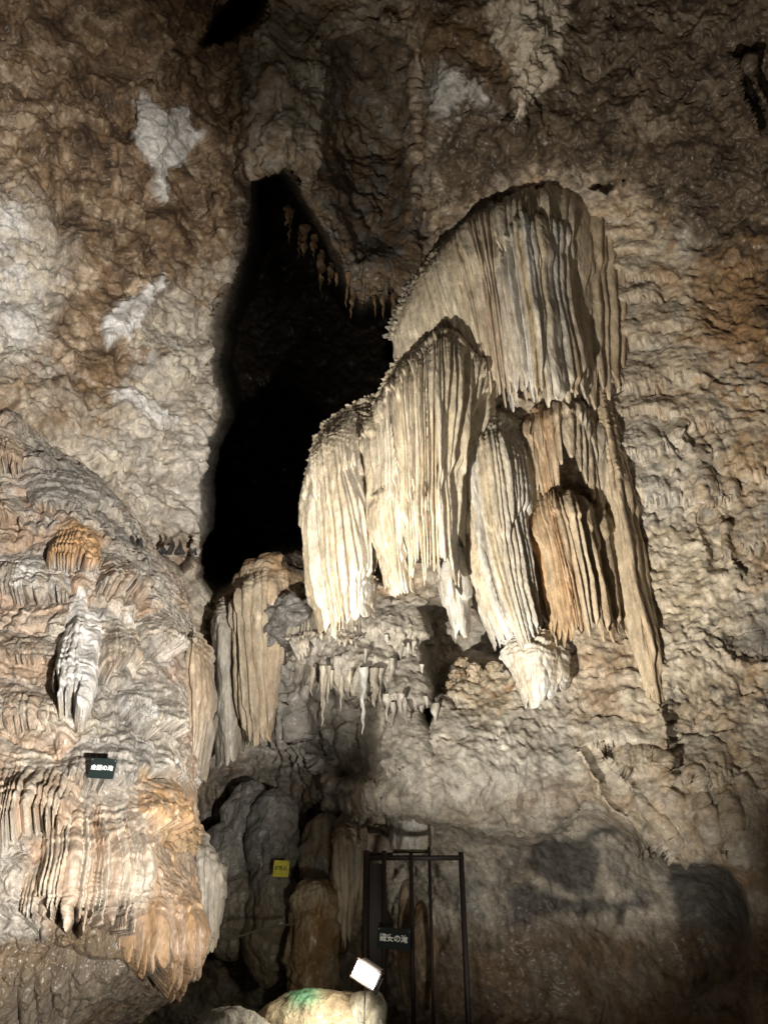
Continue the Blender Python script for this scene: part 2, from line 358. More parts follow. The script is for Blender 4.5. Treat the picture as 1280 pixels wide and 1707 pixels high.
def swell(poly, Yt, soft):
    global Yg
    m = sstep(-soft*.6, soft, sdf(poly, Xw, Yw)); Yg = np.where(Yg > Yt, mix(Yg, Yt, m), Yg)
swell([(668,600),(700,500),(775,420),(850,370),(930,330),(1000,345),(1012,560),(1020,720),(1035,900),(1070,1060),(1100,1200),(1080,1215),(1000,1100),(940,1080),(890,1040),(850,960),(790,880),(760,860),(740,960),(640,940),(610,900),(560,980),(535,900),(535,790),(620,700)], 10.45, 26)
swell([(395,960),(450,910),(520,900),(620,1040),(640,1130),(430,1140),(385,1040)], 11.15, 22)
# ribs: right lower curtain edge and folds
def line_bump(pts, wdt, h):
    global Yg
    pts = np.array(pts, float); d = np.full(X.shape, 1e9)
    for k in range(len(pts)-1):
        a, b = pts[k], pts[k+1]; e = b-a; t = np.clip(((Xw-a[0])*e[0]+(Yw-a[1])*e[1])/(e@e), 0, 1)
        d = np.minimum(d, np.hypot(Xw-a[0]-t*e[0], Yw-a[1]-t*e[1]))
    Yg = Yg-h*np.exp(-(d/wdt)**2)
for pts, wd, h in [([(965,1245),(1000,1320),(1060,1375),(1130,1435)], 11, .20), ([(1010,1260),(1060,1330),(1120,1400)], 8, .12),
                   ([(1100,1180),(1120,1290)], 12, .25), ([(1160,1300),(1185,1390)], 10, .10), ([(1215,1340),(1230,1420)], 12, .08),
                   ([(430,40),(470,150),(470,250),(455,290)], 45, .7), ([(520,60),(560,150)], 25, .3), ([(860,0),(880,120),(860,200)], 40, .4),
                   ([(640,40),(650,150)], 22, .4), ([(320,130),(350,260),(390,420)], 22, .35), ([(580,1290),(640,1345),(720,1340)], 35, .22), ([(260,190),(290,260)], 45, .3),
                   ([(1220,90),(1240,160),(1262,215)], 7, .35), ([(1245,100),(1275,170)], 7, .3), ([(1130,720),(1160,760),(1180,840)], 12, .2), ([(1210,880),(1225,960)], 12, .15),]:
    line_bump(pts, wd, h)
V = P(X, Yp, Yg)
Nn = normals(V)
lw = sstep(420, 330, X) if False else 1-sstep(330, 430, X)         # the left wall
big = fbm(V*0.55, 3, 1)*0.55
med = fbm(V*1.7+0.6*noise(V*1.2, 77)[..., None], 4, 2, 0.55)
rg = fbm(V*1.15, 4, 5, 0.55, ridged=True)
w1, w2 = worley(V*np.array([2.6, 2.6, 3.2])+0.35*noise(V*3.0, 8)[..., None], 3, True)
lump = 0.55-w1
w4 = worley(V*np.array([2.2, 2.2, 4.6])+0.5*noise(V*2.6, 66)[..., None], 67)
rgt = sstep(560, 760, X)*sstep(240, 420, Yp)
fine = fbm(V*7.5, 3, 12, 0.6)
w3 = worley(V*8.0+0.4*noise(V*6, 18)[..., None], 23)
# scalloped part of the right wall, and smooth low walls
scal = sstep(0, 60, sdf([(1010,850),(1180,830),(1260,950),(1230,1180),(1080,1200),(1040,1000)], X, Yp))
smooth_lo = sstep(1340, 1420, Yp)*sstep(640, 800, X)
roughc = 1-0.55*smooth_lo
sc1, sc2 = worley(V*np.array([3.2, 2.0, 5.2])+0.3*noise(V*2.5, 81)[..., None], 91, True)
gY, gX = np.gradient(Yg, STEP); steep = np.hypot(gX, gY); calm = 1/(1+(steep/0.035)**2)
vary = 0.25+1.1*sstep(-.25, .35, fbm(V*0.75, 3, 140))
shelf = sstep(0, 50, sdf([(640,1150),(1400,1170),(1400,1460),(1130,1440),(960,1330),(640,1350)], X, Yp))
wv = V+0.5*np.stack([fbm(V*1.4, 3, 150), fbm(V*1.4, 3, 160), fbm(V*1.4, 3, 170)], -1)
crag = fbm(wv*np.array([2.2, 2.2, 1.5]), 5, 180, 0.62, ridged=True)
pit = sstep(.18, .42, fbm(wv*3.4, 3, 190))
disp = big*0.75 + roughc*(1-.6*shelf)*((.36-.12*rgt)*med + 0.055*(crag-.3)*vary + 0.10*lump*vary*(1-scal)*(1-.6*rgt) + 0.04*rgt*(0.5-w4)*(1-scal)) - 0.10*pit*roughc*(1-.5*scal) \
       + ((0.075+.05*rgt)*fine*(.5+vary*.6) + 0.05*(0.5-w3)*vary)*roughc - scal*0.09*(sc1-0.4) + .03*fbm(V*15, 2, 195)*roughc
dirt = sstep(0.1, 0.5, fbm(V*np.array([0.9, .9, .6]), 4, 40)+0.25*med)
# vertical drip ribs where the wall is flowstone
rib = np.abs(np.sin(math.pi*(V[..., 0]*4.2+1.3*noise(V*np.array([1.3, 1.3, .5]), 31))))**0.7
ribm = np.clip(sstep(0, 60, sdf([(1000,680),(1180,640),(1290,700),(1290,900),(1030,900)], X, Yp))*0.8
       + sstep(0, 40, sdf([(400,1040),(640,1000),(720,1030),(720,1330),(560,1330),(360,1280)], X, Yp))
       + sstep(0, 40, sdf([(330,1280),(600,1300),(620,1640),(330,1640)], X, Yp))*0.9
       + sstep(0, 50, sdf([(960,1180),(1290,1150),(1290,1440),(1100,1440)], X, Yp))*0.5
       + sstep(0, 60, sdf([(460,380),(660,300),(680,520),(560,560)], X, Yp))*0.7, 0, 1)
disp = (disp + ribm*0.13*(rib-0.4))*(.25+.75*calm)
LT, LP, LG = TAN*1.0, PALE*.82, GREY*1.1
ledges = [
 (905, 1050, 322, 366, 9, LT, BROWN*1.5, 4, 'l', .20, .03), (930, 1075, 362, 402, 10, LT, BROWN*1.6, 4, 'l', .22, .03), (1000, 1092, 396, 430, 6, LT, LP, 4, 'l', .16, .03),
 (985, 1068, 422, 464, 6, LP, LT, 5, 'l', .22, .04), (1040, 1130, 430, 470, 6, LT, BROWN*1.6, 5, 'l', .18, .03), (982, 1098, 455, 510, 8, LP, LT, 6, 'l', .26, .05), (985, 1078, 500, 584, 7, LT, LP, 8, 'l', .30, .06),
 (1055, 1140, 496, 560, 6, LP, LT, 6, 'l', .24, .04), (988, 1112, 578, 668, 10, LP, LT, 8, 'l', .32, .06), (1085, 1175, 560, 640, 7, LT, LP, 8, 'l', .2, .04), (998, 1166, 654, 700, 12, LP, LT, 8, 'l', .26, .03),
 (1004, 1122, 684, 770, 9, LP, LG, 12, 'l', .30, .06), (1110, 1215, 650, 735, 8, LT, LG, 10, 'l', .18, .04), (1030, 1120, 760, 850, 8, LP, WHITE*.8, 16, 'l', .16, .05), (1125, 1220, 760, 850, 8, LT, LG, 14, 'l', .16, .04),
 (1210, 1300, 700, 800, 8, LT, ORANGE*.7, 12, 'l', .16, .04), (1215, 1310, 830, 930, 8, LT, LG, 14, 'l', .14, .04),
 (560, 720, 985, 1085, 13, LG, LP, 2, 'l', .20, .06), (545, 660, 1050, 1160, 10, LG, LP, 2, 'l', .26, .07), (640, 735, 1075, 1190, 9, LG, GREY, 3, 'l', .22, .06), (635, 720, 1170, 1300, 7, GREY, LG, 3, 'l', .2, .05), (575, 665, 1262, 1362, 8, LP, LG, 4, 'l', .14, .05),
 (1010, 1110, 1200, 1300, 8, LP, LT, 22, 'l', .2, .05), (1120, 1210, 1210, 1320, 7, LP, LT, 20, 'l', .16, .04), (1035, 1125, 1290, 1440, 8, LP, LT, 34, 'l', .12, .03), (1190, 1290, 1300, 1440, 7, LT, LP, 20, 'l', .16, .04), (960, 1060, 1180, 1260, 8, LG, LP, 14, 'l', .14, .04),
 (400, 520, 1100, 1250, 8, GREY, LG, 0, 'l', .18, .04), (600, 700, 350, 500, 8, DBROWN, DGREY, 6, 'l', .14, .04)]  # last ledge coloured dark so the roof mass looks shaded
lj = 13*fbm(V*1.6, 3, 391)+5*fbm(V*5, 3, 392)
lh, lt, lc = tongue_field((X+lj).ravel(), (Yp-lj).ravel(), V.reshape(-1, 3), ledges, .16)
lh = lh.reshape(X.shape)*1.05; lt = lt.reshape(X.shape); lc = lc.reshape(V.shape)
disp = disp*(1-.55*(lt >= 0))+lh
jit = 20*fbm(V*2.2, 4, 210, .65)+16*fbm(V*7, 3, 220, .65)
whites = [([(220,170),(245,160),(270,185),(310,180),(335,230),(300,270),(280,300),(275,335),(262,330),(258,285),(225,240)], 5, 1), ([(170,545),(200,505),(240,490),(270,455),(276,470),(245,530),(215,560),(180,575)], 5, 1),
          ([(190,660),(215,640),(250,670),(300,700),(250,705),(205,690)], 12, .9), ([(-20,500),(60,510),(80,560),(30,580),(-20,570)], 20, .7)]
WM = np.zeros(X.shape)
for pl, sf, st in whites: WM = np.maximum(WM, sstep(-sf, sf, sdf(pl, X+wx*1.6, Yp+wy*1.6)+jit*.8)*st)
disp = disp*(1-.4*WM)+.10*WM+.05*WM*(.5-worley(V*5.5, 97))*1.6
V = V + Nn*(disp*(1-.3*rgt))[..., None]
# ---- colour of the rock (stains, deposits, dark patches and painted-in shade, anchored on the wall)
m1 = sstep(-0.25, 0.25, fbm(V*0.9, 4, 101)); m2 = sstep(-0.2, 0.3, fbm(V*2.4, 4, 111)); m3 = sstep(0.0, 0.45, fbm(V*4.5, 3, 121))
Cw = .86*mix(mix(TAN, GREY, m1[..., None]), mix(PALE*0.85, BROWN*1.5, m2[..., None]), 0.5)
def patch(poly, c, soft=30, st=1.0, brk=0.0):
    global Cw
    m = sstep(-soft*0.5, soft*0.5, sdf(poly, X+wx*1.6, Yp+wy*1.6)+jit*(.7+1.6*max(brk, -.3))+max(brk,0)*(m3-0.5)*70)*st
    c = np.broadcast_to(c, Cw.shape) if np.ndim(c) == 1 else c
    Cw = mix(Cw, c, m[..., None])
mot = fbm(wv*1.9, 5, 230, .68); mo1 = sstep(.02, .32, mot); mo2 = sstep(.02, .3, -mot)
brn = mix(BROWN, DBROWN, m2[..., None]); brn = mix(brn, TAN*1.05, (mo1*0.85)[..., None]); brn = mix(brn, DBROWN*.7, (mo2*.7)[..., None])
greyl = mix(GREY*1.02, PALE*0.9, m2[..., None]); 
patch([(-400,-400),(420,-400),(440,280),(400,420),(330,470),(260,620),(150,700),(60,600),(110,450),(60,330),(-60,300),(-400,300)], brn, 60, 0.95, 0.7)
patch([(200,560),(280,470),(370,500),(380,700),(330,900),(240,900),(60,720),(180,700)], mix(PALE*.95, GREY*1.05, m2[..., None]), 50, .92, .5)
patch([(-400,340),(60,340),(110,440),(60,560),(0,640),(-400,640)], mix(PALE, WHITE, m2[..., None]), 60, .95, 0.4)
patch([(120,640),(210,560),(250,600),(190,680),(140,690)], BROWN, 24, 0.8, 0.5)
Cw = mix(Cw, WHITE*mix(.98, 1.14, m2)[..., None], WM[..., None])
patch([(290,720),(350,700),(370,900),(300,890)], GREY*1.15, 26, .8)
patch([(430,0),(560,0),(620,60),(540,220),(470,290),(400,200),(380,90)], mix(GREY*0.75, TAN*.5, m2[..., None]), 40, .9, .4)
patch([(540,60),(700,20),(710,320),(660,520),(540,400),(530,200)], mix(BROWN*.55, GREY*.42, m2[..., None]), 40, .9, .5)
patch([(640,-400),(1700,-400),(1700,640),(1240,640),(1150,420),(1000,300),(900,300),(720,380),(690,100)], mix(brn*0.33, TAN*.28, (m3*0.7)[..., None]), 60, .95, .5)  # brown rock, darkened further in colour for the dim upper right
patch([(800,-60),(940,-60),(950,40),(925,130),(880,200),(850,205),(850,120),(810,60)], PALE*1.0, 22, .9, .2)
patch([(705,120),(740,95),(830,150),(820,200),(780,180),(745,225),(710,190)], WHITE*.75, 18, .8, .3)
patch([(690,20),(790,10),(850,90),(830,180),(760,110),(700,120)], ORANGE*.45, 30, .5, .6)
patch([(830,60),(870,70),(870,150),(835,130)], ORANGE*.5, 20, .4, .4)
patch([(1130,430),(1290,380),(1290,640),(1200,650),(1130,560)], mix(ORANGE*0.62, BROWN, m2[..., None]), 50, .8, .8)
patch([(1170,640),(1400,640),(1400,900),(1250,840)], mix(TAN, ORANGE*.7, (m3)[..., None]), 60, .7, .6)
patch([(1020,880),(1180,850),(1240,950),(1230,1180),(1060,1210)], mix(CREAM*.88, PALE*.92, m2[..., None]), 50, .85, .2)
patch([(1000,700),(1140,680),(1180,860),(1030,900)], mix(GREY*1.2, PALE*.9, m2[..., None]), 40, .8, .3)
for pl in ([(1190,1030),(1300,1010),(1300,1110),(1230,1120),(1200,1080)], [(1120,1150),(1290,1120),(1290,1160),(1180,1170)], [(1180,1190),(1240,1170),(1260,1200),(1200,1210)], [(1170,800),(1195,830),(1200,900),(1215,960),(1190,950),(1165,880)]):
    patch(pl, DGREY*1.3, 22, .75, .9)
patch([(440,1050),(700,980),(880,1080),(960,1180),(960,1300),(700,1360),(560,1300),(360,1260)], mix(GREY*.9, GREY*1.15, m2[..., None]), 40, .9, .1)
patch([(960,1180),(1400,1180),(1400,1450),(1140,1440),(960,1300)], mix(PALE*.8, TAN, m2[..., None]), 40, .7)
patch([(745,1090),(800,1085),(870,1120),(860,1190),(790,1200),(740,1180)], mix(CREAM*.9, ORANGE*.8, m3[..., None]), 18, .7, .4)
patch([(640,1350),(950,1340),(1260,1500),(1400,1560),(1400,1700),(640,1560)], mix(PALE*.85, GREY*.85, m2[..., None]), 50, .9)
patch([(880,1420),(900,1398),(960,1392),(1020,1384),(1030,1396),(985,1408),(1000,1440),(985,1480),(930,1490),(890,1460),(873,1440)], DGREY*.75, 16, .88, -.1)
patch([(850,1480),(870,1470),(900,1495),(960,1500),(1085,1493),(1100,1508),(1040,1512),(980,1530),(930,1525),(860,1540),(845,1545)], DGREY*.75, 16, .88, -.1)
patch([(1020,1510),(1040,1510),(1040,1540),(1022,1542)], DGREY*.5, 10, .9, -.3)
patch([(1120,1440),(1150,1425),(1215,1450),(1255,1530),(1262,1660),(1150,1660),(1128,1540)], DGREY*.8, 14, .9, -.2)  # shade of the shallow arch painted in
patch([(600,1545),(1400,1545),(1400,2100),(600,2100)], mix(TAN*.42, BROWN*.7, m2[..., None]), 60, .9)  # foot of the wall darkened in colour where light should not reach
patch([(300,1250),(580,1290),(600,1420),(620,2100),(200,2100)], mix(GREY*.45, TAN*.42, m2[..., None]), 40, .85)  # shadow of the lower left recess put into the rock colour
patch([(400,290),(480,290),(590,470),(680,500),(680,950),(375,970),(350,900),(375,720),(380,560)], BROWN*.13, 40, .98)  # darkness of the unlit hollow painted on, near black
Cw = mix(Cw, Cw*np.array([.50, .45, .40]), (0.6*mo2)[..., None]); Cw = mix(Cw, np.minimum(Cw*1.35+.03, .75), (0.5*mo1*sstep(330,700,Yp+.3*(640-X)))[..., None])
Cw = mix(Cw, Cw*np.array([.62, .56, .5]), (0.55*sstep(.35, .75, w2-w1 < .09)*0+0.35*m3)[..., None])
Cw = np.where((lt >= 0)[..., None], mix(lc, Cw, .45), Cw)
patch([(468,300),(560,230),(700,250),(720,420),(672,530),(600,530),(545,430)], mix(BROWN*.42, DGREY*.6, m2[..., None]), 30, .92, .3)  # roof mass above the hollow painted dark as if in shadow
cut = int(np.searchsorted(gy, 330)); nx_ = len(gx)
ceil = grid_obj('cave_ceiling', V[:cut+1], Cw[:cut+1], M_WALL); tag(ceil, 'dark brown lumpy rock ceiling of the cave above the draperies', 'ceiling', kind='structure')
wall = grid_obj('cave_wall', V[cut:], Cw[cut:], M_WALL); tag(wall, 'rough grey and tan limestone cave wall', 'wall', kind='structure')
# floor
fx, fy = np.meshgrid(np.linspace(-9, 9, 150), np.linspace(-3, 14, 150))
fz = -0.55+0.12*fbm(np.stack([fx, fy, 0*fx], -1)*0.8, 4, 200)+0.03*(fy-9)*(fy > 9)
fl = grid_obj('cave_floor', np.stack([fx, fy, fz], -1)[::-1], mix(DBROWN, DGREY, .5), M_WALL); tag(fl, 'dark damp rock floor of the cave', 'ground', kind='structure')

# ------------------------------------------------------------------ main draperies
G = 'flowstone draperies of the great formation'
def formation(name, label, cat='drapery', group=G): return empty(name, label, cat, group)
f1 = formation('great_drapery', 'tallest pale flowstone drapery with a domed cap and long vertical fins, top of the formation')
drape('curtain', [[(640,560,11.3),(690,465,11.2),(768,385,11.1),(850,332,11.1),(930,300,11.1),(1062,330,11.2)],
      [(648,560,10.6),(702,470,10.3),(772,405,10.1),(850,362,10.0),(935,338,10.15),(1066,375,10.95)],
      [(655,600,10.6),(722,545,10.1),(795,505,9.9),(858,485,9.8),(932,470,10.0),(1064,490,10.9)],
      [(668,670,10.7),(765,700,10.3),(828,712,10.1),(880,702,10.0),(955,700,10.15),(1062,716,10.9)]],
      40, pw=1.8, bulge=.55, amp=.16, tip=.10, seed=1, parent=f1, fmask=[(0,.15),(.3,.25),(.38,1),(.9,1),(1,.4)], stripe=[(col(.42,.30,.25), .40, .46, .5), (ORANGE*.75, .86, .97, .7)], topcol=GREY*.8, top=.26, cap=.075, c2=PALE*.92)
drape('inner_curtain', [[(815,455,10.3),(840,395,10.1),(890,372,10.0),(950,392,10.5)], [(818,475,9.8),(848,410,9.55),(893,388,9.5),(958,412,10.3)],
      [(835,580,9.7),(868,560,9.4),(912,550,9.4),(972,570,10.25)], [(858,705,9.9),(885,700,9.6),(925,700,9.6),(992,705,10.3)]],
      15, bulge=.30, amp=.15, tip=.12, seed=2, parent=f1, c2=WHITE*.85, stripe=[(col(.40,.30,.24), .10, .24, .5), (ORANGE*.7, .8, .95, .5)], topcol=GREY*.95, cap=.03)
f2 = formation('lobe_drapery', 'big cream rounded lobe of thin fins left below the domed drapery, brightly lit')
drape('curtain', [[(596,735,11.0),(636,645,10.8),(690,580,10.7),(745,542,10.6),(818,588,10.4)], [(600,770,10.2),(642,690,9.7),(698,635,9.5),(750,605,9.5),(824,655,9.95)],
      [(606,870,10.0),(655,850,9.5),(702,840,9.3),(738,830,9.3),(764,820,9.8)], [(628,985,10.1),(672,1010,9.7),(712,1030,9.5),(745,1040,9.5),(768,1020,9.8)]],
      31, bulge=.60, amp=.19, tip=.10, seed=3, parent=f2, c1=CREAM*1.05, c2=PALE, top=.25, cap=.055, rag=.10)
drape('front_fold', [[(618,835,9.9),(630,800,9.7),(652,790,9.5),(668,830,9.5)], [(612,870,9.6),(632,840,9.35),(655,835,9.25),(668,870,9.35)], [(635,955,9.6),(650,960,9.4),(665,960,9.3),(682,960,9.4)], [(645,990,9.7),(662,1005,9.5),(676,1000,9.4),(690,995,9.5)]],
      7, bulge=.2, amp=.11, tip=.12, seed=4, parent=f2, c1=CREAM)
f3 = formation('left_lobe_drapery', 'narrow cream lobe at the left end of the formation beside the black hollow')
drape('curtain', [[(505,800,11.3),(530,722,11.0),(578,682,10.9),(628,655,10.9)], [(504,840,10.5),(528,785,10.0),(565,758,9.9),(612,760,10.3)],
      [(511,940,10.5),(543,935,9.9),(580,925,9.8),(618,890,10.2)], [(540,1085,10.6),(560,1085,10.1),(592,1050,10.0),(620,975,10.3)]],
      18, bulge=.5, amp=.16, tip=.08, seed=5, parent=f3, top=.3, cap=.06, c1=CREAM)
drape('crusted_foot', [[(535,1010,10.2),(565,985,10.0),(600,960,9.95),(624,965,10.1)], [(540,1030,10.1),(568,1010,9.85),(602,990,9.8),(626,1000,10.1)], [(548,1075,10.2),(575,1060,10.0),(604,1040,9.9),(628,1035,10.2)]],
      5, bulge=.25, amp=.05, tip=.12, seed=6, parent=f3, c1=WHITE*.9, c2=CREAM, cap=.06, stain=.4)
f4 = formation('centre_drapery', 'cream drapery of curved fins under the domed drapery, ending in a white foot')
drape('curtain', [[(752,800,11.2),(768,715,10.9),(822,675,10.8),(892,700,11.0)], [(755,850,10.4),(776,765,9.9),(828,745,9.75),(896,775,10.2)],
      [(768,945,10.3),(802,940,9.75),(850,930,9.65),(896,925,10.2)], [(836,1090,10.3),(858,1102,9.9),(880,1088,9.8),(900,1060,10.2)]],
      19, bulge=.42, amp=.14, tip=.08, seed=7, parent=f4, top=.34, cap=.075, c1=CREAM, c2=WHITE*.85)
drape('white_foot', [[(836,1070,10.4),(868,1050,10.1),(905,1045,10.1),(950,1080,10.5)], [(842,1100,10.3),(872,1095,10.0),(908,1090,10.0),(950,1110,10.4)], [(862,1140,10.3),(885,1145,10.05),(912,1140,10.1),(948,1140,10.4)], [(880,1190,10.4),(890,1190,10.2),(910,1178,10.2),(940,1160,10.4)]],
      5, bulge=.22, amp=.06, tip=.14, seed=8, parent=f4, c1=WHITE, c2=PALE*1.05, cap=.07, rag=.1)
f5 = formation('short_drapery', 'short tan drapery tucked between the domed drapery and the orange curtain')
drape('curtain', [[(858,770,11.2),(880,690,10.9),(935,680,10.8),(1010,700,11.0)], [(864,780,10.5),(886,722,10.15),(940,712,10.05),(1012,735,10.4)], [(874,900,10.4),(915,905,10.1),(955,885,10.1),(1030,905,10.45)]],
      15, bulge=.3, amp=.12, tip=.14, seed=9, parent=f5, c1=TAN*1.15, c2=PALE*.9, stripe=[(ORANGE*.9, .35, .55, .7)], rag=.2, cap=.06)
f6 = formation('orange_drapery', 'orange stained curtain with long straight fins right of the white foot')
drape('curtain', [[(868,880,11.1),(890,812,10.8),(945,815,10.7),(1030,840,11.2)], [(874,905,10.3),(904,855,9.95),(952,858,9.85),(1038,890,10.7)],
      [(894,990,10.2),(932,980,9.85),(978,980,9.85),(1058,990,10.6)], [(928,1110,10.3),(955,1124,9.95),(995,1116,9.95),(1058,1150,10.4)]],
      21, bulge=.32, amp=.12, tip=.10, seed=10, parent=f6, c1=CREAM*.9, c2=TAN*1.2, stripe=[(ORANGE*1.0, .12, .5, .75), (ORANGE*.9, .72, .8, .5)], rag=.14, cap=.05)
f7 = formation('edge_drapery', 'long narrow cream fold running down the right edge of the formation to a thin tip')
drape('curtain', [[(965,600,10.9),(985,590,10.6),(1008,600,10.9)], [(988,740,10.6),(1010,740,10.25),(1034,745,10.6)], [(1005,860,10.5),(1032,865,10.1),(1060,870,10.5)], [(1026,980,10.4),(1052,980,10.05),(1084,985,10.4)],
      [(1058,1110,10.3),(1080,1110,10.0),(1104,1112,10.3)], [(1094,1245,10.25),(1106,1252,10.05),(1120,1236,10.25)]],
      5, bulge=.2, amp=.11, tip=.10, seed=11, parent=f7, c1=CREAM*.95, c2=TAN*1.25, top=.05, sway=.3)
f8 = formation('pendant_drapery', 'small grey-white pendant of three fins hanging before the dark pocket')
drape('curtain', [[(728,935,10.3),(742,905,10.1),(762,893,10.0),(782,930,10.3)], [(732,960,10.0),(748,940,9.8),(765,935,9.8),(784,965,10.1)], [(742,1010,10.1),(755,1010,9.9),(770,1010,9.9),(786,1010,10.1)], [(762,1075,10.2),(769,1076,10.1),(776,1074,10.1),(784,1062,10.2)]],
      4, bulge=.25, amp=.12, tip=.10, seed=12, parent=f8, c1=WHITE*.8, c2=GREY*1.3)

# ---- small formation on the left, in front of the hollow
f9 = formation('small_drapery', 'small brown capped drapery standing apart at the lower left of the formation', group=None)
blob('cap', tuple(P(455, 975, 11.6)), (.62, .6, .52), f9, BROWN*1.3, TAN*.9, seed=31, amp=.13, freq=3.5)
drape('curtain', [[(382,1030,11.6),(396,985,11.3),(420,950,11.2),(462,925,11.3)], [(384,1040,11.1),(402,1010,10.9),(425,990,10.8),(458,985,11.0)], [(394,1130,11.0),(412,1130,10.8),(430,1120,10.8),(452,1110,11.0)], [(410,1255,11.1),(424,1262,10.9),(440,1262,10.9),(456,1240,11.1)]],
      8, bulge=.3, amp=.14, tip=.08, seed=13, parent=f9, c1=CREAM*.85, c2=TAN*1.1, topcol=TAN)
drape('side_column', [[(358,1020,11.5),(372,995,11.3),(392,1000,11.4)], [(357,1060,11.2),(374,1045,10.95),(393,1055,11.1)], [(360,1170,11.2),(380,1170,10.95),(402,1170,11.1)], [(358,1285,11.3),(384,1288,11.1),(406,1262,11.2)]],
      3, bulge=.3, amp=.04, tip=.05, seed=14, parent=f9, c1=CREAM*.8, c2=GREY*1.2, power=.9)
drape('fringe', [[(430,1075,11.3),(480,1060,11.0),(540,1050,10.8),(600,1060,10.8)], [(432,1090,10.9),(482,1080,10.7),(540,1070,10.6),(602,1075,10.6)], [(450,1140,11.0),(500,1140,10.8),(550,1135,10.7),(610,1130,10.7)]],
      15, bulge=.2, amp=.08, tip=.26, seed=15, parent=f9, c1=PALE*.8, c2=GREY, rag=.5, cap=.08, sway=.9)
b = blob('dark_boulder', tuple(P(478, 1040, 11.0)), (.50, .38, .40), None, DGREY*1.1, DGREY*.7, seed=33, amp=.30, freq=3.4, sq=.75, tilt=.25)
tag(b, 'dark grey angular boulder wedged beside the small brown capped drapery', 'boulder')

# ------------------------------------------------------------------ left mound
mound = empty('flowstone_mound', 'massive grey and orange flowstone mound filling the lower left, green sign on its face', 'flowstone')
redge = [(690,40),(745,80),(800,165),(860,215),(910,245),(960,285),(1010,303),(1080,318),(1150,322),(1240,326),(1340,322),(1430,322),(1500,328),(1580,330),(1640,300),(1700,190),(1760,60),(1900,-40)]
rows = []
for py, xr in redge:
    yl = 5.9+0.9*(1-abs(py-1300)/700)*0.0; k = (py-690)/1000.0
    base = 8.7-1.9*min(1, max(0, k)*1.35)                     # nearer towards the bottom
    if py > 1600: base += (py-1600)/300*0.9
    rows.append([(-420,py,base-1.2+.9),(-200,py,base-.9),(min(-20, xr-80),py,base-.55),(xr*.45,py,base-.35),(xr*.78,py,base+.15),(xr*.97,py,base+.9),(xr*1.0+2,py-2,base+1.9),(xr*.9,py-4,base+3.2)])
rows.insert(0, [(c[0], c[1]-4, c[2]+2.4) for c in rows[0]])
T_ = table(rows, 400, 400)
s, t = np.meshgrid(np.linspace(0, 1, 760), np.linspace(0, 1, 860))
Vm = bil(T_, s, t); Nm = normals(Vm)
def project(V):
    d = V-CAM; fw = d[..., 1]*math.cos(PITCH)+d[..., 2]*math.sin(PITCH); up = -d[..., 1]*math.sin(PITCH)+d[..., 2]*math.cos(PITCH)
    return 640+F*d[..., 0]/fw, 853.5-F*up/fw
bx_, by_ = project(Vm)
jx = 9*fbm(Vm*1.6, 3, 391)+3*fbm(Vm*6, 2, 393); jy = 10*fbm(Vm*1.6, 3, 392)+3*fbm(Vm*6, 2, 394)
GO = col(.45, .33, .23)
tongues = [
 (-70, 46, 695, 810, 9, GO*.95, TAN, -12, 'curtain_tongue', .22, .05),
 (30, 215, 770, 862, 12, GREY, DGREY*2.2, 26, 'scaly_tongue', .12, .02),
 (-130, 50, 812, 898, 9, GO, PALE*.8, -8, 'curtain_tongue', .24, .05),
 (84, 168, 862, 968, 9, ORANGE*1.05, ORANGE*1.15, -6, 'orange_tongue', .26, .05),
 (-160, 124, 915, 1015, 18, WHITE*.9, PALE*.8, -8, 'scaly_tongue', .24, .035),
 (104, 176, 985, 1222, 5, WHITE*1.05, WHITE*.9, -24, 'white_tongue', .34, .05),
 (160, 250, 915, 1015, 8, GO*.8, GREY, -4, 'curtain_tongue', .24, .045),
 (168, 236, 1025, 1140, 6, GO*.85, PALE*.75, -10, 'curtain_tongue', .24, .05),
 (228, 305, 1010, 1105, 7, PALE*.7, GREY, -4, 'scaly_tongue', .22, .04),
 (-160, 106, 1035, 1120, 14, PALE*.72, GO*.8, -6, 'scaly_tongue', .16, .03),
 (-160, 116, 1125, 1232, 13, PALE*.78, GO*.9, -8, 'scaly_tongue', .20, .04),
 (190, 262, 1130, 1215, 7, WHITE*.75, GREY, 10, 'scaly_tongue', .18, .03),
 (240, 316, 1120, 1245, 9, PALE*.7, GREY, -6, 'curtain_tongue', .22, .05),
 (100, 225, 1222, 1330, 9, GREY, DGREY*2, 0, 'scaly_tongue', .16, .025),
 (-190, 150, 1228, 1440, 22, GO*.95, PALE*.85, -34, 'front_curtain', .30, .06),
 (88, 262, 1290, 1570, 16, GO*.95, PALE*.9, -34, 'front_curtain', .28, .06),
 (222, 340, 1285, 1400, 9, ORANGE*1.05, GO, -4, 'orange_tongue', .24, .05),
 (205, 348, 1380, 1640, 13, GO*1.1, ORANGE*.9, -20, 'front_curtain', .26, .055),
 (45, 120, 1430, 1545, 6, TAN*.9, GREY, -14, 'front_curtain', .16, .04),
]
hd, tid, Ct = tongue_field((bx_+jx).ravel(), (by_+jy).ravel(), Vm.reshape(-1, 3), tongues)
hd = hd.reshape(s.shape)*(1-sstep(.63, .73, s)); tid = tid.reshape(s.shape); Ct = Ct.reshape(s.shape+(3,))
